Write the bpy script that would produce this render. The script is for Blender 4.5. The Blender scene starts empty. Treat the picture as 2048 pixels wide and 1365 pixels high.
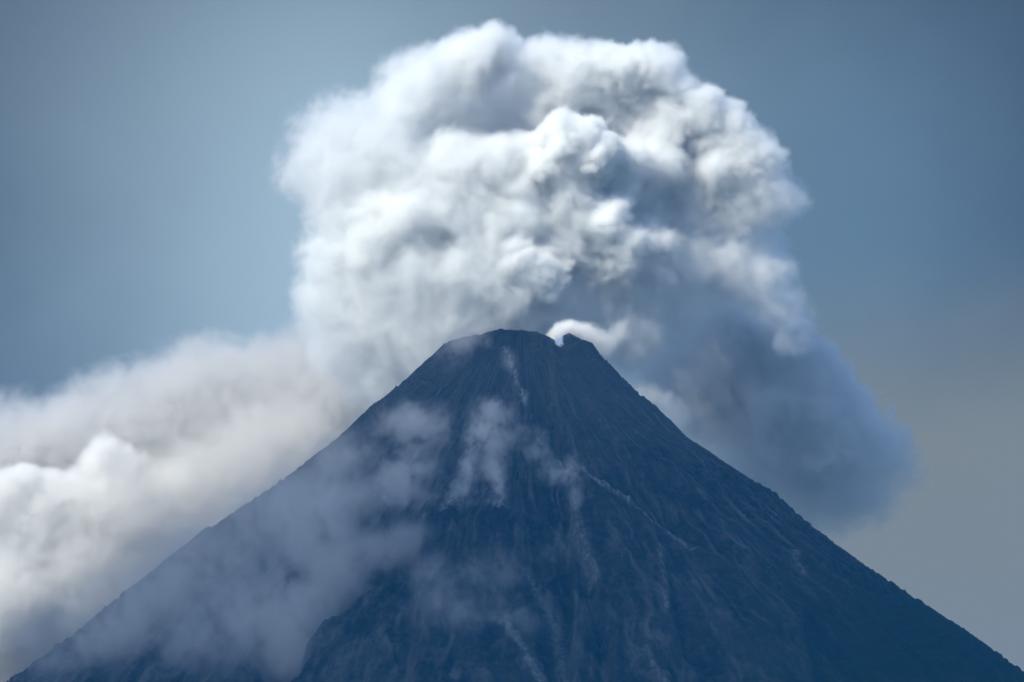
import bpy, math, time
import numpy as np

SKY_DUSK, SKY_BRIGHT, SKY_GREY = (0.19, 0.21, 0.21), (1.8, 2.4, 2.7), (1.03, 1.03, 0.76)
# ------------------------------------------------------------------ camera, sky, sun, exposure
S = bpy.context.scene
C = S.collection
LENS = 175.8
F = 2048 * LENS / 36.0
CAM = np.array([0.0, 0.0, 40.0])
PITCH = math.radians(11.29)
cd = bpy.data.cameras.new('camera'); cam = bpy.data.objects.new('camera', cd); C.objects.link(cam); S.camera = cam
cam.location = CAM; cam.rotation_euler = (math.radians(90) + PITCH, 0, 0)
cd.lens = LENS; cd.sensor_width = 36; cd.clip_start = 1; cd.clip_end = 200000

SUN_EL, SUN_AZ = math.radians(46), math.radians(-128)      # azimuth from +y (the view direction) towards +x
sun_dir = np.array([math.cos(SUN_EL) * math.sin(SUN_AZ), math.cos(SUN_EL) * math.cos(SUN_AZ), math.sin(SUN_EL)])
sd = bpy.data.lights.new('sun', 'SUN'); sd.energy = 3.9; sd.angle = math.radians(0.5); sd.color = (0.985, 0.945, 0.80)
so = bpy.data.objects.new('sun', sd); C.objects.link(so)
from mathutils import Vector
so.rotation_euler = Vector(sun_dir).to_track_quat('Z', 'Y').to_euler()

W = bpy.data.worlds.new('World'); S.world = W; W.use_nodes = True
nt = W.node_tree; nt.nodes.clear()
N = nt.nodes.new; L = nt.links.new
bg = N('ShaderNodeBackground'); wo = N('ShaderNodeOutputWorld'); L(bg.outputs[0], wo.inputs[0])
sky = N('ShaderNodeTexSky'); sky.sky_type = 'NISHITA'; sky.sun_disc = False
sky.sun_elevation = SUN_EL; sky.sun_rotation = SUN_AZ; sky.dust_density = 0.6; sky.ozone_density = 1.5
tc = N('ShaderNodeTexCoord')
def wmath(op, a, b=None, c=None):
    q = N('ShaderNodeMath'); q.operation = op
    for i, v in enumerate((a, b, c)):
        if v is None: continue
        if isinstance(v, (int, float)): q.inputs[i].default_value = v
        else: L(v, q.inputs[i])
    return q.outputs[0]
def wramp(v, a, b):
    q = N('ShaderNodeMapRange'); q.interpolation_type = 'SMOOTHSTEP'
    L(v, q.inputs[0]); q.inputs[1].default_value = a; q.inputs[2].default_value = b
    return q.outputs[0]
# thin high veils across the low sky, laid out by direction: dusky everywhere low down, bright to the west, grey-green low in the east
sp = N('ShaderNodeSeparateXYZ'); L(tc.outputs['Generated'], sp.inputs[0])
nz = N('ShaderNodeTexNoise'); nz.inputs['Scale'].default_value = 11; nz.inputs['Detail'].default_value = 5; nz.inputs['Roughness'].default_value = 0.5
L(tc.outputs['Generated'], nz.inputs['Vector'])
wob = wmath('MULTIPLY', wmath('SUBTRACT', nz.outputs[0], 0.5), 0.05)
zz = wmath('ADD', sp.outputs[2], wob); xx = wmath('ADD', sp.outputs[0], wob)
def wmix(f, a, col):
    q = N('ShaderNodeMix'); q.data_type = 'RGBA'; L(f, q.inputs[0]); L(a, q.inputs[6]); q.inputs[7].default_value = col + (1,); return q.outputs[2]
dusk = wmath('MULTIPLY', wramp(sp.outputs[2], 0.5, 0.3), wramp(sp.outputs[1], 0.3, 0.8))
col = wmix(wmath('MULTIPLY', dusk, 0.97), sky.outputs[0], SKY_DUSK)
dx_ = wmath('DIVIDE', wmath('SUBTRACT', xx, -0.027), 0.068); dz_ = wmath('DIVIDE', wmath('SUBTRACT', zz, 0.215), 0.070)
glow = wmath('EXPONENT', wmath('MULTIPLY', wmath('ADD', wmath('MULTIPLY', dx_, dx_), wmath('MULTIPLY', dz_, dz_)), -1.0))
col = wmix(wmath('MULTIPLY', glow, 0.95), col, SKY_BRIGHT)
ex_ = wmath('DIVIDE', wmath('SUBTRACT', xx, 0.058), 0.034); ez_ = wmath('DIVIDE', wmath('SUBTRACT', zz, 0.205), 0.055)
col = wmix(wmath('MULTIPLY', wmath('EXPONENT', wmath('MULTIPLY', wmath('ADD', wmath('MULTIPLY', ex_, ex_), wmath('MULTIPLY', ez_, ez_)), -1.0)), 0.8), col, (0.58, 0.90, 1.15))
veil = wmath('MULTIPLY', wramp(zz, 0.212, 0.172), wramp(xx, 0.0, 0.06))
col = wmix(wmath('MULTIPLY', veil, 0.95), col, SKY_GREY)
L(col, bg.inputs[0]); bg.inputs[1].default_value = 0.15

S.view_settings.view_transform = 'Standard'; S.view_settings.look = 'None'
S.view_settings.exposure = 0.65; S.view_settings.gamma = 1
S.cycles.use_denoising = True
S.cycles.max_bounces = 14; S.cycles.diffuse_bounces = 4; S.cycles.volume_bounces = 11
S.cycles.volume_step_rate = 1.25; S.cycles.volume_max_steps = 512
S.cycles.sample_clamp_indirect = 4

# ------------------------------------------------------------------ helpers
def ray(px, py):
    """direction with y = 1 through a photograph pixel (2048 wide)"""
    x, u = (px - 1024) / F, (682.5 - py) / F
    cp, s = math.cos(PITCH), math.sin(PITCH)
    dy, dz = cp - u * s, s + u * cp
    return x / dy, dz / dy
def at(px, py, Y):
    a, b = ray(px, py)
    return np.array([CAM[0] + a * Y, Y, CAM[2] + b * Y])
def project(P):
    x, y, z = P[..., 0] - CAM[0], P[..., 1], P[..., 2] - CAM[2]
    cp, s = math.cos(PITCH), math.sin(PITCH)
    d = y * cp + z * s; u = -y * s + z * cp
    return 1024 + F * x / d, 682.5 - F * u / d
def sstep(a, b, x):
    t = np.clip((x - a) / (b - a), 0, 1); return t * t * (3 - 2 * t)
def hash_u(ix, iy, iz, seed):
    h = (ix.astype(np.uint32) * np.uint32(374761393) + iy.astype(np.uint32) * np.uint32(668265263)
         + iz.astype(np.uint32) * np.uint32(2147483647) + np.uint32((seed * 144665) & 0xffffffff))
    h = (h ^ (h >> np.uint32(13))) * np.uint32(1274126177)
    return h ^ (h >> np.uint32(16))
_r = np.random.RandomState(7); G3 = _r.normal(size=(256, 3)); G3 /= np.linalg.norm(G3, axis=1)[:, None]; G3 = (G3 * 1.9).astype(np.float32)
def perlin(x, y, z, seed=0):
    x = np.asarray(x, np.float32); y = np.asarray(y, np.float32); z = np.asarray(z, np.float32)
    x, y, z = np.broadcast_arrays(x, y, z)
    fx, fy, fz = np.floor(x), np.floor(y), np.floor(z)
    ix, iy, iz = fx.astype(np.int32), fy.astype(np.int32), fz.astype(np.int32)
    x = x - fx; y = y - fy; z = z - fz
    w = lambda t: t * t * t * (t * (t * 6 - 15) + 10)
    u, v, s = w(x), w(y), w(z)
    out = 0
    for dx in (0, 1):
        for dy in (0, 1):
            for dz in (0, 1):
                g = G3[hash_u(ix + dx, iy + dy, iz + dz, seed) & np.uint32(255)]
                d = g[..., 0] * (x - dx) + g[..., 1] * (y - dy) + g[..., 2] * (z - dz)
                out = out + d * (u if dx else 1 - u) * (v if dy else 1 - v) * (s if dz else 1 - s)
    return out
def fbm(x, y, z, octaves=4, gain=0.5, seed=0, billow=False):
    a, t, o = 1.0, 0.0, 0
    for k in range(octaves):
        n = perlin(x, y, z, seed + k)
        o = o + a * (np.abs(n) * 2 - 0.6 if billow else n); t += a
        a *= gain; x, y, z = x * 2.03 + 7.1, y * 2.03 + 3.7, z * 2.03 + 1.3
    return o / t
def tag(o, label=None, cat=None, kind=None, group=None):
    for k, v in (('label', label), ('category', cat), ('kind', kind), ('group', group)):
        if v: o[k] = v
    return o
def link_mesh(name, verts, faces, mat, parent=None, smooth=True):
    me = bpy.data.meshes.new(name)
    verts = np.asarray(verts, np.float32); faces = np.asarray(faces, np.int32)
    k = faces.shape[1]
    me.vertices.add(len(verts)); me.vertices.foreach_set('co', verts.ravel())
    me.loops.add(faces.size); me.loops.foreach_set('vertex_index', faces.ravel())
    me.polygons.add(len(faces)); me.polygons.foreach_set('loop_start', np.arange(0, faces.size, k, dtype=np.int32))
    me.update(calc_edges=True)
    me.polygons.foreach_set('use_smooth', np.full(len(faces), smooth))
    me.materials.append(mat)
    o = bpy.data.objects.new(name, me); C.objects.link(o); o.parent = parent
    return o
def new_mat(name):
    m = bpy.data.materials.new(name); m.use_nodes = True; m.node_tree.nodes.clear()
    return m, m.node_tree.nodes.new, m.node_tree.links.new

# ------------------------------------------------------------------ the volcano
AX = at(1040, 660, 12000)                                     # summit axis
SIL = [(0, 1374), (20, 1360), (70, 1325), (140, 1275), (200, 1225), (260, 1177), (300, 1146), (340, 1112), (370, 1090), (395, 1070), (430, 1051),
       (470, 1025), (520, 993), (560, 965), (600, 935), (630, 910), (672, 880), (700, 853), (740, 815), (800, 770), (840, 733), (870, 706),
       (890, 689), (905, 680), (935, 674), (960, 671), (975, 665), (1000, 660), (1040, 661), (1070, 664), (1095, 673), (1110, 680), (1121, 674), (1140, 668), (1165, 680),
       (1185, 690), (1200, 709), (1225, 735), (1245, 757), (1280, 790), (1310, 812), (1350, 850), (1380, 880), (1420, 905), (1440, 920),
       (1480, 945), (1515, 970), (1524, 975), (1538, 977), (1560, 995), (1580, 1015), (1620, 1050), (1680, 1095), (1740, 1138), (1800, 1178),
       (1820, 1191), (1870, 1222), (1930, 1260), (2000, 1311), (2048, 1346)]
SILX, SILY = np.array(SIL, float).T
th = np.concatenate([np.linspace(-math.pi - 0.35, 0.35, 2300), np.linspace(0.35, math.pi - 0.35, 402)[1:-1]])
rr = np.concatenate([np.linspace(2, 1750, 620), np.geomspace(1760, 9000, 60)])
TH, RR = np.meshgrid(th, rr)
CT, ST = np.cos(TH), np.sin(TH)
XX, YY = AX[0] + RR * CT, AX[1] + RR * ST
def prof(r):
    # height below the summit, before the outline correction
    return np.where(r < 120, 0.12 * r + 0.0022 * r * r, 46.1 + 0.74 * (r - 120)) - 0.000043 * np.maximum(r - 900, 0) ** 2
base = AX[2] - prof(RR)
base = np.maximum(base, 0.012 * (9000 - RR) - 30)
wr = sstep(0, 1, (CT + 1) / 2)
front = np.clip(-ST, 0, 1)
def crest_xy(pts):
    """plan line under a polyline of photograph pixels, on the plain cone"""
    out = []
    for px, py in pts:
        Y = np.linspace(10200, 12100, 400); a, b = ray(px, py)
        x, z = a * Y, CAM[2] + b * Y
        r = np.hypot(x - AX[0], Y - AX[1]); k = np.argmax(AX[2] - prof(r) > z)
        out.append((x[k], Y[k]))
    out = np.array(out)[::-1]
    return out
FOLDS = [  # pixels down the crest, depth of the drop (top, bottom), edge width, reach, side of the drop
    ([(905, 1060), (860, 1092), (800, 1130), (765, 1145), (715, 1180), (690, 1213), (650, 1235), (628, 1265), (625, 1290), (600, 1320), (575, 1362)], (0, 190), 22, 330, -1),
    ([(1040, 745), (1060, 830), (1090, 880), (1150, 930), (1230, 985), (1330, 1058), (1450, 1125), (1600, 1210)], (10, 75), 12, 220, 1),
    ([(1148, 985), (1150, 1030), (1175, 1100), (1200, 1165), (1225, 1260), (1235, 1365)], (14, 85), 10, 170, -1),
    ([(1328, 1062), (1325, 1130), (1333, 1200), (1350, 1260), (1340, 1365)], (6, 60), 10, 190, 1),
    ([(960, 700), (925, 790), (900, 870), (870, 960), (850, 1020)], (10, 60), 14, 160, -1),
    ([(1110, 700), (1105, 760), (1125, 850), (1145, 900)], (10, 40), 8, 120, -1),
    ([(1260, 800), (1330, 900), (1420, 1010), (1520, 1120), (1640, 1260), (1720, 1365)], (4, 46), 22, 280, 1),
    ([(690, 900), (665, 950), (640, 1010), (560, 1100), (450, 1230), (330, 1365)], (10, 90), 18, 240, -1),
    ([(1000, 1010), (1010, 1100), (1045, 1200), (1085, 1290), (1110, 1365)], (8, 60), 10, 150, 1),
]
detail = np.zeros_like(base)
jit = 16 * fbm(XX / 60, YY / 60, 0, 3, seed=31)
for pts, (d0, d1), wdt, reach, side in FOLDS:
    P = crest_xy(pts); o = np.argsort(P[:, 1]); P = P[o]
    xc = np.interp(YY, P[:, 1], P[:, 0])
    y0, y1 = P[0, 1], P[-1, 1]
    D = np.interp(YY, [y0 - 300, y0, y1], [d1, d1, d0]) * sstep(y1 + 60, y1 - 60, YY)
    s = (XX + jit - xc) * side
    detail -= D * sstep(0, wdt * 2.2, s) * np.exp(-np.maximum(s - wdt, 0) / reach) * (ST < 0)
# gullies running down the slope, deepening below the summit, and rough rock
amp = np.clip((RR - 60) / 900, 0, 1)
g1 = 1 - 2 * np.abs(fbm(TH * 7 + 0.25 * fbm(XX / 260, YY / 260, 0, 2, seed=5), RR / 900, 0.3, 2, seed=11))
g2 = 1 - 2 * np.abs(fbm(TH * 24 + 0.5 * perlin(XX / 130, YY / 130, 0.5, 6), RR / 420, 0.8, 3, seed=15))
detail += amp * (24 * g1 + 8 * g2) * (0.35 + 0.65 * front)
rough = (7 - 4 * sstep(300, 900, XX - AX[0])) * (0.45 * fbm(XX / 45, YY / 45, 0.4, 5, 0.55, seed=21, billow=True) + 1.1 * fbm(TH * 26, RR / 170, 0.4, 5, 0.55, seed=24, billow=True)) 
detail += rough * np.clip(0.35 + RR / 700, 0, 1.2)
top = sstep(620, 150, RR) * sstep(20, 90, RR)
detail += top * (9 * fbm(XX / 30, YY / 30, 0.7, 5, 0.62, seed=301, billow=True) - 4 * np.abs(perlin(TH * 40, RR / 120, 0.2, 303)))
# broad summit: the dome in front on the left, the notch, the knob behind on the right, the left shoulder
def mound(px, py, Y, rx, ry, h):
    c = at(px, py, Y)
    return h * np.exp(-(((XX - c[0]) / rx) ** 2 + ((YY - c[1]) / ry) ** 2) ** 1.3)
detail += mound(1020, 668, 11960, 62, 60, 12) + mound(1148, 675, 12040, 26, 40, 11) - mound(1112, 690, 11960, 13, 95, 22)
Zt = base + detail
corr_l, corr_r = np.zeros(1400), np.zeros(1400); bins = np.arange(1400)
cols = np.arange(-40, 2090)
tgt = np.interp(cols, SILX, SILY)
tgt[cols < 0] = 1374 + (0 - cols[cols < 0]) * 0.70; tgt[cols > 2048] = 1346 + (cols[cols > 2048] - 2048) * 0.72
tgt -= (3.4 * np.abs(perlin(cols / 9.0, 0.7, 0.2, 12)) + 2.0 * np.abs(perlin(cols / 4.0, 0.7, 0.2, 14)) - 1.2) * ((cols > 880) & (cols < 1200))
tgt += 2.6 * np.abs(perlin(cols / 24.0, 0.5, 0.5, 3)) - 1.2 + 0.9 * perlin(cols / 8.0, 0.5, 0.5, 8) + 0.4 * perlin(cols / 3.7, 0.5, 0.5, 4)
xcorr = np.zeros(len(cols))
Zf = Zt.copy()
for it in range(7):
    px, py = project(np.stack([XX, YY, Zf], -1))
    ci = np.round(px).astype(int) - cols[0]
    ok = (ci >= 0) & (ci < len(cols))
    env = np.full(len(cols), 1e9); np.minimum.at(env, ci[ok], py[ok])
    bad = env > 1e8; env[bad] = np.interp(cols[bad], cols[~bad], env[~bad])
    err = env - tgt
    if it == 0: err = np.convolve(np.pad(err, 20, 'edge'), np.ones(41) / 41, 'valid')
    elif it < 4: err = np.convolve(np.pad(err, 4, 'edge'), np.ones(9) / 9, 'valid')
    print('outline error', it, np.abs(env - tgt).mean(), np.abs(env - tgt).max())
    xcorr += err * 1.2
    # the outline runs along the generatrix about 15 degrees in front of the side: apply there and fade round the cone
    rside = np.abs(px - 1040) * 1.2
    cx = np.interp(np.where(CT < 0, 1040 - RR * 0.9667 / 1.2, 1040 + RR * 0.9667 / 1.2), cols, xcorr)
    cpx = np.interp(px, cols, xcorr)
    wtop = sstep(200, 90, RR)
    Zf = Zt + wtop * cpx + (1 - wtop) * cx * (0.25 + 0.75 * sstep(0.5, 0.93, np.abs(CT)))
Zt = Zf
nr, na = TH.shape
verts = np.stack([XX, YY, Zt], -1).reshape(-1, 3)
i = np.arange(nr - 1)[:, None] * na; j = np.arange(na)[None, :]; j2 = (j + 1) % na
faces = np.stack([i + j, i + j2, i + na + j2, i + na + j], -1).reshape(-1, 4)[:, ::-1]
verts = np.vstack([verts, [[AX[0], AX[1], Zt[0].mean()]]])
# mineral deposits, scree tracks and scrub, as real surface properties
PX, PY = project(np.stack([XX, YY, Zt], -1))
pt = fbm(XX / 26, YY / 26, Zt / 60, 4, 0.6, seed=41)
dep = (RR < 190) * (ST < 0.2) * sstep(0.35, 0.75, 1.3 * np.exp(-((PX - 1108 - 0.5 * (PY - 664)) / 10) ** 2 - ((PY - 676) / 16) ** 2) + 0.75 * np.exp(-((PX - 1150) / 22) ** 2 - ((PY - 668 - 0.5 * (PX - 1150)) / 4) ** 2) + 0.6 * pt)
def streak(pts, w, seed, gain=1.0):
    """loose pale debris fallen along a line down the slope"""
    P = crest_xy(pts); P = P[np.argsort(P[:, 1])]
    xc = np.interp(YY, P[:, 1], P[:, 0]); m = (YY > P[0, 1] - 10) & (YY < P[-1, 1] + 10) & (ST < 0)
    return 0.8 * gain * m * np.exp(-((XX - xc + 9 * jit / 16) / (1.5 * w)) ** 2) * (0.15 + 0.6 * sstep(-0.3, 0.6, fbm(XX / 9, YY / 16, Zt / 12, 4, 0.6, seed=seed)))
scree = streak([(1010, 700), (1030, 750), (1042, 775), (1050, 800)], 6, 51, 1.5) + streak([(1080, 860), (1150, 935), (1230, 990), (1330, 1058), (1380, 1095)], 8, 52, 0.9) \
    + streak([(960, 850), (935, 930), (925, 970), (900, 1020)], 16, 53, 1.0) + streak([(1000, 880), (990, 950), (998, 1010)], 16, 54, 0.9) \
    + streak([(1085, 830), (1110, 900), (1150, 960), (1148, 1030), (1190, 1150)], 10, 55, .6) + streak([(1000, 1230), (1050, 1270), (1090, 1330)], 9, 56, .9) \
    + streak([(1050, 1100), (1110, 1200), (1130, 1300)], 9, 57, .5) + streak([(1290, 1290), (1310, 1330), (1330, 1365)], 8, 58, .4) \
    + streak([(850, 1030), (800, 1060), (780, 1100)], 7, 59, .6) + streak([(1320, 1100), (1330, 1160), (1332, 1220)], 5, 60, .6) + streak([(1590, 1080), (1600, 1110), (1606, 1125)], 6, 61, .6)
scrub = sstep(380, 900, XX - AX[0] - 0.2 * (Zt - 1700)) * sstep(1950, 1650, Zt + 60 * pt)
m, N, L = new_mat('volcanic rock')
out = N('ShaderNodeOutputMaterial'); bs = N('ShaderNodeBsdfPrincipled'); L(bs.outputs[0], out.inputs[0])
bs.inputs['Roughness'].default_value = 0.95; bs.inputs['Specular IOR Level'].default_value = 0.15
geo = N('ShaderNodeNewGeometry')
def att(n):
    a = N('ShaderNodeAttribute'); a.attribute_name = n; return a.outputs['Fac']
def mixc(f, a, b):
    q = N('ShaderNodeMix'); q.data_type = 'RGBA'
    L(f, q.inputs[0])
    for s_, v in ((6, a), (7, b)):
        if isinstance(v, tuple): q.inputs[s_].default_value = v + (1,)
        else: L(v, q.inputs[s_])
    return q.outputs[2]
def noise(scale, detail=5, rough=0.6, vec=None):
    q = N('ShaderNodeTexNoise'); q.inputs['Scale'].default_value = scale; q.inputs['Detail'].default_value = detail; q.inputs['Roughness'].default_value = rough
    L(vec or geo.outputs['Position'], q.inputs['Vector']); return q.outputs[0]
def mr(v, a, b):
    q = N('ShaderNodeMapRange'); L(v, q.inputs[0]); q.inputs[1].default_value = a; q.inputs[2].default_value = b; return q.outputs[0]
c = mixc(mr(noise(0.006), 0.35, 0.65), (0.005, 0.006, 0.009), (0.026, 0.024, 0.027))
c = mixc(mr(noise(0.035, 8, 0.75), 0.47, 0.66), c, (0.042, 0.037, 0.037))
c = mixc(att('rills'), c, (0.085, 0.076, 0.074))
c = mixc(att('channel'), c, (0.12, 0.108, 0.105))
c = mixc(att('painted_haze'), c, (0.085, 0.085, 0.088))  # paler towards the summit: thin haze painted into the rock colour
c = mixc(att('scrub'), c, (0.010, 0.015, 0.007))
c = mixc(att('scree'), c, (0.36, 0.35, 0.34))
c = mixc(att('deposit'), c, (0.82, 0.82, 0.80))
L(c, bs.inputs['Base Color'])
bp = N('ShaderNodeBump'); bp.inputs['Strength'].default_value = 0.6; bp.inputs['Distance'].default_value = 3
L(noise(0.09, 7, 0.75), bp.inputs['Height']); L(bp.outputs[0], bs.inputs['Normal'])
vol = link_mesh('volcano', verts, faces, m)
# close the tip
import bmesh
for nm, arr in (('deposit', dep), ('scree', np.clip(scree, 0, 1)), ('scrub', scrub), ('rills', 0.9 * sstep(0.0, 0.75, fbm(TH * 42 + 0.8 * perlin(XX / 90, YY / 90, 0.5, 71), RR / 150, 0.3, 5, 0.6, seed=72) + 0.25 * pt + 0.15) * sstep(60, 260, RR)), ('channel', 0.8 * sstep(0.05, -0.55, g2 + 0.35 * g1 - 0.2 + 0.4 * pt) * sstep(150, 400, RR)), ('painted_haze', 0.65 * sstep(1950, 2400, Zt + 120 * pt + 60 * g2))):
    a = vol.data.attributes.new(nm, 'FLOAT', 'POINT'); a.data.foreach_set('value', np.append(arr.ravel(), arr[0].mean()).astype(np.float32))
tag(vol, 'steep dark cone-shaped volcano with a rounded smoking summit', kind='structure')
m, N, L = new_mat('lowland ground')
out = N('ShaderNodeOutputMaterial'); bs = N('ShaderNodeBsdfPrincipled'); L(bs.outputs[0], out.inputs[0]); bs.inputs['Roughness'].default_value = 0.95
geo = N('ShaderNodeNewGeometry')
L(mixc(mr(noise(0.002), 0.4, 0.6), (0.035, 0.06, 0.02), (0.07, 0.085, 0.04)), bs.inputs['Base Color'])
gq = 45000
gnd = link_mesh('ground', [(-gq, -gq, 0), (gq, -gq, 0), (gq, gq, 0), (-gq, gq, 0)], [(0, 1, 2, 3)], m, smooth=False)
tag(gnd, 'green lowland plain far below the volcano', kind='structure')

# terrain lookup: nearest depth for a pixel
_vis = (ST < 0.3) & (RR < 1800)
_bx, _by = (PX[_vis] / 8).astype(int), (PY[_vis] / 8).astype(int)
_o = (_bx >= 0) & (_bx < 256) & (_by >= 0) & (_by < 171)
DEPTH = np.full((171, 256), 1e9); np.minimum.at(DEPTH, (_by[_o], _bx[_o]), YY[_vis][_o])
def slope_y(px, py):
    return float(DEPTH[int(np.clip(py / 8, 0, 170)), int(np.clip(px / 8, 0, 255))])

# ------------------------------------------------------------------ smoke: density grids and billowing surfaces
def grid_volume(name, den, lo, step, mat, parent=None, rot=None, origin=None):
    """an object whose modifier turns the density stored on its points into a volume grid"""
    nz_, ny_, nx_ = den.shape
    me = bpy.data.meshes.new(name); me.vertices.add(den.size)
    a = me.attributes.new('density_value', 'FLOAT', 'POINT'); a.data.foreach_set('value', den.ravel().astype(np.float32))
    me.materials.append(mat)
    o = bpy.data.objects.new(name, me); C.objects.link(o); o.parent = parent
    g = bpy.data.node_groups.new('smoke grid', 'GeometryNodeTree')
    g.interface.new_socket('Geometry', in_out='INPUT', socket_type='NodeSocketGeometry')
    g.interface.new_socket('Geometry', in_out='OUTPUT', socket_type='NodeSocketGeometry')
    N, L = g.nodes.new, g.links.new
    gi, go, vc, si = N('NodeGroupInput'), N('NodeGroupOutput'), N('GeometryNodeVolumeCube'), N('GeometryNodeSampleIndex')
    na_ = N('GeometryNodeInputNamedAttribute'); na_.inputs[0].default_value = 'density_value'
    pos, sx, sub, dv = N('GeometryNodeInputPosition'), N('ShaderNodeSeparateXYZ'), N('ShaderNodeVectorMath'), N('ShaderNodeVectorMath')
    sub.operation = 'SUBTRACT'; sub.inputs[1].default_value = lo; dv.operation = 'DIVIDE'; dv.inputs[1].default_value = (step,) * 3
    L(pos.outputs[0], sub.inputs[0]); L(sub.outputs[0], dv.inputs[0]); L(dv.outputs[0], sx.inputs[0])
    def rnd(v):
        q = N('ShaderNodeMath'); q.operation = 'ROUND'; L(v, q.inputs[0]); return q.outputs[0]
    def I(op, a_, b_):
        q = N('FunctionNodeIntegerMath'); q.operation = op
        for k_, v in enumerate((a_, b_)):
            if isinstance(v, int): q.inputs[k_].default_value = v
            else: L(v, q.inputs[k_])
        return q.outputs[0]
    ix, iy, iz = [rnd(sx.outputs[k_]) for k_ in range(3)]
    idx = I('ADD', I('MULTIPLY', I('ADD', I('MULTIPLY', iz, ny_), iy), nx_), ix)
    L(gi.outputs[0], si.inputs['Geometry']); L(na_.outputs['Attribute'], si.inputs['Value']); L(idx, si.inputs['Index']); L(si.outputs[0], vc.inputs['Density'])
    hi = [lo[0] + step * (nx_ - 1), lo[1] + step * (ny_ - 1), lo[2] + step * (nz_ - 1)]
    vc.inputs['Min'].default_value = lo; vc.inputs['Max'].default_value = hi
    for k_, v in zip(('Resolution X', 'Resolution Y', 'Resolution Z'), (nx_, ny_, nz_)): vc.inputs[k_].default_value = v
    sm = N('GeometryNodeSetMaterial'); sm.inputs['Material'].default_value = mat
    L(vc.outputs[0], sm.inputs[0]); L(sm.outputs[0], go.inputs[0])
    o.modifiers.new('smoke grid', 'NODES').node_group = g
    if origin is not None: o.location = origin; o.rotation_euler = rot
    return o
def smoke_mat(name, color, aniso=0.4):
    m, N, L = new_mat(name)
    pv, out = N('ShaderNodeVolumePrincipled'), N('ShaderNodeOutputMaterial'); L(pv.outputs[0], out.inputs['Volume'])
    pv.inputs['Color'].default_value = color + (1,); pv.inputs['Density'].default_value = 1; pv.inputs['Anisotropy'].default_value = aniso
    return m
def core_mat(name, color):
    m, N, L = new_mat(name)
    out, df = N('ShaderNodeOutputMaterial'), N('ShaderNodeBsdfDiffuse'); L(df.outputs[0], out.inputs[0])
    df.inputs[0].default_value = color + (1,)
    return m
def surface_nets(f, lo, step):
    """quads of the zero surface of grid f (inside < 0)"""
    nz_, ny_, nx_ = f.shape
    s = f < 0
    cnt = np.zeros((nz_ - 1, ny_ - 1, nx_ - 1), np.float32); acc = np.zeros(cnt.shape + (3,), np.float32)
    def sl(dz, dy, dx): return f[dz:nz_ - 1 + dz, dy:ny_ - 1 + dy, dx:nx_ - 1 + dx]
    for a in range(8):
        for ax in range(3):
            if a >> ax & 1: continue
            b = a | (1 << ax)
            A = sl(a >> 2 & 1, a >> 1 & 1, a & 1); B = sl(b >> 2 & 1, b >> 1 & 1, b & 1)
            cr = (A < 0) != (B < 0)
            t = np.where(cr, A / np.where(cr, A - B, 1), 0)
            for k_ in range(3):
                acc[..., k_] += np.where(cr, (a >> k_ & 1) + (t if k_ == ax else 0), 0)
            cnt += cr
    act = cnt > 0
    vid = np.full(act.shape, -1, np.int64); vid[act] = np.arange(act.sum())
    zi, yi, xi = np.nonzero(act)
    p = acc[act] / cnt[act][:, None] + np.stack([xi, yi, zi], -1)
    p = np.asarray(lo) + p * step
    quads = []
    for ax in range(3):            # edges along x, y, z
        if ax == 0: e = s[1:-1, 1:-1, :-1] != s[1:-1, 1:-1, 1:]; ins = s[1:-1, 1:-1, :-1]
        if ax == 1: e = s[1:-1, :-1, 1:-1] != s[1:-1, 1:, 1:-1]; ins = s[1:-1, :-1, 1:-1]
        if ax == 2: e = s[:-1, 1:-1, 1:-1] != s[1:, 1:-1, 1:-1]; ins = s[:-1, 1:-1, 1:-1]
        k_, j_, i_ = np.nonzero(e); flip = ins[e]
        off = [1, 1, 1]; off[2 - ax] = 0
        k_, j_, i_ = k_ + off[0], j_ + off[1], i_ + off[2]
        if ax == 0: q = [vid[k_ - 1, j_ - 1, i_], vid[k_ - 1, j_, i_], vid[k_, j_, i_], vid[k_, j_ - 1, i_]]
        if ax == 1: q = [vid[k_ - 1, j_, i_ - 1], vid[k_, j_, i_ - 1], vid[k_, j_, i_], vid[k_ - 1, j_, i_]]
        if ax == 2: q = [vid[k_, j_ - 1, i_ - 1], vid[k_, j_ - 1, i_], vid[k_, j_, i_], vid[k_, j_, i_ - 1]]
        q = np.stack(q, -1); q[~flip] = q[~flip][:, ::-1]; quads.append(q)
    return p, np.vstack(quads)

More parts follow.
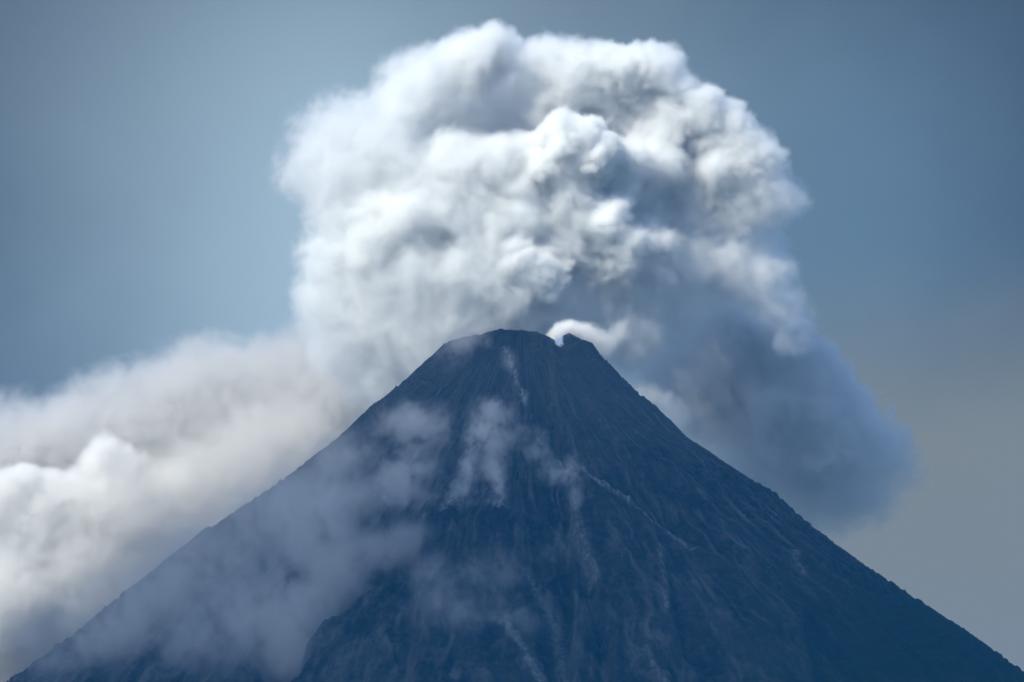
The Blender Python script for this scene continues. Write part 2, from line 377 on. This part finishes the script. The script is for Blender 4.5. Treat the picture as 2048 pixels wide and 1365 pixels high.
def cloud(name, blobs, step, billow_amp, billow_size, core_color, mist_color, rho, label, cat, seed=0, kids=7, pad=90, group=None, warp=30, core=True, kind=None, edge=((28, 66), (3, 40)), sharp=(7, 98), ks=20.0):
    """blobs: (px, py, radius px, depth Y, softness 0..1).  Softness widens the mist and sinks or removes the solid heart."""
    t0 = time.time()
    rs = np.random.RandomState(seed + 1)
    B = []
    for px, py, r, Y, sf in blobs:
        c = at(px, py, Y); R = r * 1.2 * Y / 12000
        B.append((*c, R, sf))
        for _ in range(kids):
            v = rs.normal(size=3); v /= np.linalg.norm(v); q = R * rs.uniform(0.2, 0.48)
            B.append((*(c + v * (R - q * 0.35)), q, sf))
    B = np.array(B)
    ext = B[:, 3] + pad
    lo = (B[:, :3] - ext[:, None]).min(0); hi = (B[:, :3] + ext[:, None]).max(0)
    n = np.ceil((hi - lo) / step).astype(int) + 1
    ax = [lo[k] + step * np.arange(n[k]) for k in range(3)]
    E = np.zeros((n[2], n[1], n[0]), np.float32); SF = np.zeros_like(E)
    for x, y, z, R, sf in B:
        e = R + pad
        sl = [slice(max(0, int((v - e - lo[k]) / step)), int((v + e - lo[k]) / step) + 2) for k, v in enumerate((x, y, z))]
        gx, gy, gz = ax[0][sl[0]] - x, ax[1][sl[1]] - y, ax[2][sl[2]] - z
        d = np.sqrt(gz[:, None, None] ** 2 + gy[None, :, None] ** 2 + gx[None, None, :] ** 2).astype(np.float32) - R
        w = np.exp(-np.clip(d, -16 * ks, 16 * ks) / ks)
        E[sl[2], sl[1], sl[0]] += w; SF[sl[2], sl[1], sl[0]] += w * sf
    D = np.where(E > 0, -ks * np.log(np.maximum(E, 1e-20)), 400).astype(np.float32)
    SF = np.where(E > 0, SF / np.maximum(E, 1e-20), 1)
    band = np.abs(D) < pad + billow_amp
    zi, yi, xi = np.nonzero(band)
    x, y, z = (ax[0][xi]).astype(np.float32), (ax[1][yi] - 12000).astype(np.float32), ax[2][zi].astype(np.float32)
    b = billow_size
    wx = warp * fbm(x / (b * 1.3), y / (b * 1.3), z / (b * 1.3), 2, seed=seed + 60); wz = warp * fbm(x / (b * 1.3) + 9, y / (b * 1.3), z / (b * 1.3), 2, seed=seed + 70)
    hard = 1 - SF[band]
    nb = fbm((x + wx) / b, y / b, (z + wz) / b, 5, 0.66, seed=seed + 80, billow=True)
    ns = fbm((x + wz) / (b * 0.9), y / (b * 0.9), (z + wx) / (b * 0.9), 5, 0.6, seed=seed + 90)
    D[band] -= billow_amp * (nb * (0.35 + 0.65 * hard) + 0.9 * ns * (0.3 + 0.7 * SF[band]))
    cr, wd = edge
    coreoff = cr[0] + cr[1] * SF            # depth of the solid heart below the visible edge
    wid = wd[0] + wd[1] * SF                # outer reach of the mist
    if kind != 'stuff': tagkw = {}
    obj = None
    if core:
        p, q = surface_nets(D + coreoff, lo, step)
        if 0 < len(p) < 250000:          # keep the one main body, drop stray crumbs
            lab = np.arange(len(p))
            while True:
                m_ = lab[q].min(1); new = lab.copy()
                for k in range(4): np.minimum.at(new, q[:, k], m_)
                new = new[new]
                if (new == lab).all(): break
                lab = new
            u_, c_ = np.unique(lab, return_counts=True); keep = lab == u_[c_.argmax()]
            q = q[keep[q[:, 0]]]; idx_ = np.cumsum(keep) - 1; p, q = p[keep], idx_[q]
        obj = link_mesh(name, p, q, core_mat(name + ' vapour surface', core_color))
        tag(obj, label, cat, kind, group)
    ramp = sharp[0] + sharp[1] * SF
    t = (wid - D) / ramp
    nd = fbm((x + wx) / (b * 0.4), y / (b * 0.4), (z + wz) / (b * 0.4), 4, 0.62, seed=seed + 120)
    t[band] += (0.3 + 0.5 * SF[band]) * nd * sstep(0, 0.3, t[band]) * sstep(1.6, 0.6, t[band])
    den = np.clip(t, 0, 1) ** (1.2 + 0.5 * SF)
    den *= rho * np.maximum(1.7 - 2.2 * SF, 0.72 - 0.3 * SF)
    if core: den *= (D > -(coreoff + 3 * step))
    # every face of the grid box is empty
    for a_ in range(3):
        den[(slice(None),) * a_ + (0,)] = 0; den[(slice(None),) * a_ + (-1,)] = 0
    v = grid_volume('mist' if core else name, den, list(map(float, lo)), step, smoke_mat(name + ' mist', mist_color), obj)
    tag(v, kind='stuff')
    if not core: tag(v, label)
    print(name, den.shape, den.size, 'blobs', len(B), 'verts', len(obj.data.vertices) if obj else 0, round(time.time() - t0, 1), 's')
    return obj or v

Y0 = 12250
plume = [
    (985, 112, 46, 60, .2), (935, 132, 58, 40, .25), (880, 165, 62, 20, .35), (818, 165, 50, 40, .45), (800, 215, 60, 30, .5), (900, 230, 80, 120, .5),
    (700, 265, 62, 0, .75), (640, 290, 55, 10, .85), (600, 345, 40, 10, 1.), (690, 350, 75, -20, .6), (770, 320, 80, 0, .5), (700, 430, 68, -20, .4),
    (668, 520, 62, -10, .4), (665, 600, 62, 0, .45), (690, 680, 70, 20, .6), (760, 640, 90, -20, .5), (830, 560, 100, -50, .4), (850, 690, 90, -40, .6), (780, 740, 80, 40, .75),
    (1085, 118, 44, 60, .3), (1160, 150, 62, 60, .25), (1240, 155, 64, 60, .25), (1310, 145, 50, 60, .35), (1350, 190, 40, 60, .45), (1060, 190, 70, 160, .5), (1100, 260, 90, 170, .5), (1000, 250, 90, 200, .6),
    (1250, 230, 70, 110, .4), (1330, 240, 60, 60, .35), (1400, 245, 56, 40, .3), (1460, 260, 48, 30, .3), (1500, 320, 48, 30, .35), (1530, 385, 42, 30, .5), (1570, 395, 30, 30, .6),
    (1450, 340, 70, 50, .3), (1480, 420, 56, 60, .5), (1400, 400, 70, 90, .5), (1500, 500, 56, 140, .7), (1530, 570, 50, 160, .8),
    (1145, 288, 56, -90, .05), (1195, 315, 48, -90, .08), (1090, 325, 50, -70, .15), (1150, 370, 70, -40, .2), (1240, 350, 60, -20, .25), (1310, 330, 60, 20, .35),
    (1000, 345, 66, -40, .35), (910, 345, 70, -30, .4), (830, 380, 70, -50, .4), (880, 430, 60, -80, .15), (800, 450, 80, -60, .2), (740, 500, 70, -50, .25), (950, 440, 80, -30, .4),
    (1050, 440, 80, -30, .3), (1130, 460, 70, -20, .3), (1210, 455, 54, -60, .08), (1255, 500, 48, -40, .2), (1300, 490, 30, -30, .2), (1310, 560, 60, 60, .5), (1240, 580, 70, 40, .4),
    (1040, 540, 56, -90, .08), (990, 560, 36, -100, .05), (1090, 560, 36, -95, .08), (940, 560, 80, -70, .4), (1010, 620, 60, -60, .45), (950, 640, 60, -60, .5), (1120, 620, 60, -20, .5), (1060, 640, 50, -30, .5),
    (1190, 640, 60, 30, .6), (1260, 660, 70, 60, .7), (900, 640, 80, -50, .5), (1350, 620, 60, 90, .7), (1320, 440, 60, 90, .5), (1380, 540, 60, 60, .5), (1450, 540, 60, 90, .5), (1530, 550, 40, 60, .5), (1558, 610, 34, 80, .65), (1585, 655, 26, 90, .75), (1290, 560, 60, 30, .4), (1200, 540, 60, 10, .3),
]
cloud('steam_plume', [(a, b, r, Y0 + dy, min(1, max(.05, s + (0.16 if a < 900 else -0.12 if a > 1200 and b < 470 else 0.06 if b < 260 else -0.04)))) for a, b, r, dy, s in plume], 5.0, 29, 96, (0.92, 0.93, 0.93), (0.978, 0.982, 0.982), 0.08,
      'huge white billowing steam column rising above the summit', 'steam plume', seed=3, kids=10, ks=12, edge=((17, 80), (3, 40)), sharp=(6, 98))
ash = [(1400, 620, 80, 120, .55), (1470, 680, 90, 120, .5), (1530, 640, 56, 140, .45), (1560, 720, 86, 120, .4), (1620, 735, 44, 120, .3), (1655, 750, 30, 110, .25), (1675, 790, 36, 110, .3), (1630, 830, 86, 110, .4), (1550, 820, 100, 120, .5),
       (1715, 850, 44, 100, .3), (1745, 880, 30, 100, .3), (1690, 920, 76, 100, .5), (1782, 880, 18, 90, .5), (1780, 925, 34, 90, .5), (1805, 940, 18, 90, .7), (1640, 930, 100, 120, .55), (1720, 970, 60, 100, .7), (1670, 1005, 50, 100, .85), (1540, 900, 100, 140, .6),
       (1440, 800, 100, 160, .6), (1350, 740, 80, 160, .6), (1600, 1010, 60, 120, .8), (1300, 680, 60, 160, .7), (1440, 740, 60, 80, .6)]
cloud('ash_cloud', [(a, b, r, Y0 + 330 + dy, max(s - .1, .1)) for a, b, r, dy, s in ash], 7.0, 42, 85, (0.56, 0.57, 0.58), (0.91, 0.91, 0.91), 0.035,
      'dark blue-grey ash cloud sinking behind the right flank', 'ash cloud', seed=23, kids=9, ks=14, edge=((40, 60), (4, 40)))
bank = [(-60, 955, 110, 0, .8), (40, 920, 90, 0, .8), (130, 890, 84, 0, .75), (240, 868, 84, 0, .75), (330, 825, 80, 0, .7), (400, 785, 62, 0, .65), (460, 785, 62, 0, .65), (530, 800, 70, 0, .75), (600, 800, 70, 0, .8), (670, 800, 80, 0, .85), (650, 745, 50, -40, .8), (590, 755, 40, -20, .85),
        (140, 1000, 120, 40, .9), (300, 960, 120, 40, .9), (430, 910, 120, 40, .9), (560, 880, 100, 20, .9), (640, 860, 90, 20, .85), (-40, 1080, 130, 40, .9), (120, 1140, 140, 60, .9), (0, 1230, 150, 60, .9), (-60, 1340, 130, 60, .9), (130, 1260, 130, 60, .9),
        (280, 1080, 110, -220, .8), (400, 1010, 100, -210, .8), (500, 950, 90, -180, .8), (180, 1180, 110, -220, .85), (590, 890, 70, -140, .8)]
cloud('cloud_bank', [(a, b, r, Y0 + 350 + dy, s) for a, b, r, dy, s in bank], 8.0, 54, 100, (0.42, 0.41, 0.40), (0.88, 0.87, 0.855), 0.035,
      'long pale cloud bank spreading left behind the left flank', 'cloud', seed=43, kids=5, ks=34, edge=((34, 70), (5, 50)))
cum = [(-20, 1010, 66, 0, .3), (55, 985, 44, 0, .15), (110, 1010, 44, 0, .25), (150, 990, 30, 0, .3), (210, 930, 40, 20, .3), (250, 950, 36, 20, .35), (180, 1040, 70, 10, .45), (60, 1080, 90, 10, .45), (250, 1030, 60, 20, .5), (350, 975, 36, 20, .6), (20, 1180, 100, 0, .6), (150, 1150, 90, 10, .6), (300, 1010, 50, 30, .6)]
cloud('cumulus_cloud', [(a, b, r, Y0 + 110 + dy, s) for a, b, r, dy, s in cum], 6.0, 26, 62, (0.80, 0.81, 0.80), (0.965, 0.96, 0.95), 0.07,
      'puffy cumulus cloud low at the left edge in front of the bank', 'cloud', seed=63, kids=8, ks=14)
vent = [(1112, 672, 8, 0, .2), (1124, 660, 11, 0, .1), (1138, 656, 12, 0, .15), (1155, 663, 13, 0, .2), (1172, 668, 13, 0, .3), (1190, 674, 14, 5, .4), (1206, 686, 14, 5, .5), (1222, 680, 10, 5, .5), (1234, 668, 7, 5, .6), (1241, 656, 4, 5, .7), (1214, 702, 9, 5, .6), (1196, 694, 10, 0, .5)]
cloud('steam_puff', [(a, b, r, 12070 + dy, s) for a, b, r, dy, s in vent], 2.6, 9, 24, (0.90, 0.90, 0.89), (0.98, 0.98, 0.98), 0.10,
      'small bright white steam puff escaping from the summit notch', 'steam', seed=83, kids=5, pad=45, warp=10, edge=((9, 22), (3, 14)), sharp=(6, 30), ks=6)
puff = [(1276, 790, 14, 0, .5), (1300, 796, 18, 0, .5), (1326, 806, 20, 0, .5), (1350, 822, 14, 0, .5), (1364, 842, 11, 0, .6), (1330, 845, 28, 0, .6)]
cloud('low_cloud', [(a, b, r, 12200 + dy, s) for a, b, r, dy, s in puff], 4.0, 20, 34, (0.42, 0.44, 0.46), (0.93, 0.93, 0.93), 0.04,
      'small pale cloud peeking over the upper right flank', 'cloud', seed=93, kids=5, pad=80, warp=18, edge=((10, 40), (2, 16)), sharp=(8, 36), ks=8, core=False)

# unseen cloud, added sunward above the frame to shade the front slope
rs = np.random.RandomState(5)
over = []
for gx, gy in [(gx + rs.uniform(-30, 30), gy + rs.uniform(-20, 20)) for gx in np.arange(-1500, 1501, 150) for gy in np.arange(10450, 11930, 110)]:
    if np.hypot(gx - AX[0], gy - AX[1]) > 1340 and gy > 11150: continue
    if gx > AX[0] - 20 and gx < AX[0] + 260 and gy > 11780: continue
    gz = AX[2] - prof(np.hypot(gx - AX[0], gy - AX[1]))
    t = (4150 + rs.uniform(-40, 40) - gz) / sun_dir[2]
    p = np.array([gx, gy, gz]) + sun_dir * t
    over.append((p, 125 + 50 * rs.rand()))
def overhead():
    vs, fs, n = [], [], 0
    import mathutils
    bm = bmesh.new(); bmesh.ops.create_icosphere(bm, subdivisions=3, radius=1)
    uv = np.array([v.co[:] for v in bm.verts]); uf = np.array([[v.index for v in f.verts] for f in bm.faces]); bm.free()
    for k, (p, r_) in enumerate(over):
        d = 1 + 0.35 * fbm(uv[:, 0] * 2 + k, uv[:, 1] * 2, uv[:, 2] * 2, 3, seed=200, billow=True)
        vs.append(p + uv * (r_ * d)[:, None] * np.array([1, 0.55 if p[1] > 11300 else 1, 0.4])); fs.append(uf + n); n += len(uv)
    return np.vstack(vs), np.vstack(fs)
ov, of = overhead()
tag(link_mesh('added_shade_cloud', ov, of, core_mat('added shade cloud', (0.85, 0.86, 0.88))), 'unseen flat cloud layer added high over the front slope to shade it', None, 'structure')

# ------------------------------------------------------------------ thin smoke drifting over the slope
TILT = math.atan(0.74)
def slope_smoke(name, puffs, rho, label, seed, step=7.0, size=70, color=(0.97, 0.915, 0.865), thresh=0.0, stretch=1.6):
    """puffs: (px, py, rx px, ry px, height above the slope, strength); the grid lies along the slope"""
    t0 = time.time()
    cs = np.array([at(p[0], p[1], slope_y(p[0] - (p[6] if len(p) > 6 else 0), p[1])) for p in puffs])   # an optional 7th number: stand as deep as the slope that far to the left
    org = cs.mean(0); c_, s_ = math.cos(TILT), math.sin(TILT)
    R = np.array([[1, 0, 0], [0, c_, -s_], [0, s_, c_]])          # local -> world
    lc = (cs - org) @ R
    P = []
    for (px, py, rx, ry, h, st, *_), q in zip(puffs, lc):
        P.append((q[0], q[1], q[2] + h, rx * 1.15, ry * 1.5, 22 + 0.28 * rx, st))
    P = np.array(P)
    lo = (P[:, :3] - P[:, 3:6] * 2.1).min(0); hi = (P[:, :3] + P[:, 3:6] * 2.1).max(0)
    n = np.ceil((hi - lo) / step).astype(int) + 1
    ax = [lo[k] + step * np.arange(n[k]) for k in range(3)]
    A = np.zeros((n[2], n[1], n[0]), np.float32)
    for x, y, z, rx, ry, rz, st in P:
        gz, gy, gx = np.exp(-((ax[2] - z) / rz) ** 2), np.exp(-((ax[1] - y) / ry) ** 2), np.exp(-((ax[0] - x) / rx) ** 2)
        A += st * (gz[:, None, None] * gy[None, :, None] * gx[None, None, :]).astype(np.float32)
    band = A > 0.04
    zi, yi, xi = np.nonzero(band)
    x, y, z = ax[0][xi], ax[1][yi] / stretch, ax[2][zi]
    wx = 0.5 * size * fbm(x / size, y / size, z / size, 3, seed=seed); wy = 0.5 * size * fbm(x / size + 5, y / size, z / size, 3, seed=seed + 5)
    f = fbm((x + wx) / size, (y + wy) / size, z / size, 5, 0.58, seed=seed + 10)
    g = fbm((x + wx) / size * 3.1, (y + wy) / size * 3.1, z / size * 3, 3, 0.55, seed=seed + 20)
    v = A[band]
    h2 = 1 - 2 * np.abs(perlin((x + 2 * wx) / size * 1.9, (y + 2 * wy) / size * 1.5, z / size * 2, seed + 30))
    v = np.minimum(v, 1.5) * sstep(0.40, 1.70, np.minimum(v, 1.1) * 0.6 + 0.55 + 1.9 * f + 0.8 * g + 0.22 * h2 - thresh)
    A[:] = 0; A[band] = rho * v
    for a_ in range(3):
        A[(slice(None),) * a_ + (0,)] = 0; A[(slice(None),) * a_ + (-1,)] = 0
    o = grid_volume(name, A, list(map(float, lo)), step, smoke_mat(name + ' drifting', color), rot=(TILT, 0, 0), origin=org)
    tag(o, label, 'smoke', 'stuff')
    print(name, A.shape, A.size, round(time.time() - t0, 1), 's')
    return o
slope_smoke('smoke', [(690, 940, 60, 60, 40, 1), (640, 970, 80, 60, 60, 1), (560, 1050, 110, 80, 70, 1), (460, 1120, 120, 80, 80, 1), (350, 1200, 130, 90, 80, 1), (250, 1290, 140, 90, 80, 1), (130, 1350, 120, 60, 80, .8), (600, 1180, 100, 100, 80, .9),
                      (640, 1120, 80, 70, 60, .9), (530, 1290, 90, 80, 70, .9), (700, 1040, 90, 60, 60, .9), (640, 1060, 90, 70, 60, .8), (680, 1185, 44, 44, 40, 2.2, 60), (630, 1240, 44, 44, 40, 2.2, 60), (595, 1300, 44, 44, 40, 2.2, 60), (750, 1135, 54, 36, 30, 2.2, 60), (820, 1100, 50, 30, 25, 1.8, 50), (575, 1350, 44, 40, 40, 2, 60), (450, 1260, 120, 80, 70, .7), (400, 1350, 120, 60, 70, .7)],
            0.0075, 'thin grey smoke veil lying over the lower left slope', 101, step=7, size=100, thresh=-0.28)
slope_smoke('smoke', [(820, 870, 52, 34, 40, 1.2), (860, 890, 40, 40, 40, 1.1), (790, 900, 40, 30, 40, .8), (830, 960, 50, 40, 40, .8), (780, 980, 60, 40, 40, .7), (800, 1020, 70, 40, 40, .8), (910, 705, 50, 22, 30, .9), (960, 700, 34, 16, 30, .6), (900, 740, 40, 30, 30, .4)],
0.020, 'soft grey smoke patch hanging over the upper left slope', 131, step=5, size=60)
slope_smoke('smoke', [(985, 850, 34, 40, 30, 1.0), (960, 890, 26, 36, 25, 1.2), (1000, 900, 28, 40, 25, .9), (940, 950, 18, 40, 20, 1), (985, 960, 18, 44, 20, 1.1), (1000, 990, 12, 20, 15, .8), (930, 1000, 30, 24, 20, .6), (1070, 920, 22, 30, 20, .6),
                      (1100, 960, 22, 34, 20, .6), (1140, 960, 24, 30, 20, .7), (1150, 1000, 14, 30, 15, .6), (1060, 880, 30, 24, 20, .4), (1020, 740, 18, 30, 20, .3)],
            0.026, 'pale wispy smoke streaks down the middle of the upper slope', 151, step=4, size=40, stretch=2.0)
slope_smoke('smoke', [(850, 1170, 44, 50, 40, .9), (870, 1220, 60, 34, 40, .8), (950, 1170, 50, 40, 40, .6), (1020, 1180, 50, 40, 40, .6), (1040, 1250, 30, 20, 25, .9), (1065, 1275, 16, 26, 20, 1), (900, 1260, 80, 40, 50, .6), (1100, 1130, 50, 40, 40, .4), (950, 1290, 100, 40, 50, .4), (1130, 1110, 40, 30, 30, .4), (1010, 1240, 26, 14, 20, .7)],
            0.006, 'faint smoke haze drifting across the lower middle slope', 171, step=5, size=56)

# ------------------------------------------------------------------ air
m, N, L = new_mat('blue air')
pv, out = N('ShaderNodeVolumePrincipled'), N('ShaderNodeOutputMaterial'); L(pv.outputs[0], out.inputs['Volume'])
pv.inputs['Color'].default_value = (0.02, 0.385, 1.0, 1); pv.inputs['Density'].default_value = 0.0000096; pv.inputs['Anisotropy'].default_value = 0.0
q, zt = 46000, 3700
bx = np.array([(x, y, z) for z in (-1, zt) for y in (-q, q) for x in (-q, q)], float)
hz = link_mesh('haze', bx, [(0, 2, 3, 1), (4, 5, 7, 6), (0, 1, 5, 4), (2, 6, 7, 3), (0, 4, 6, 2), (1, 3, 7, 5)], m, smooth=False)
tag(hz, 'blue haze of air between the viewer and the volcano', kind='stuff')
print('script done')
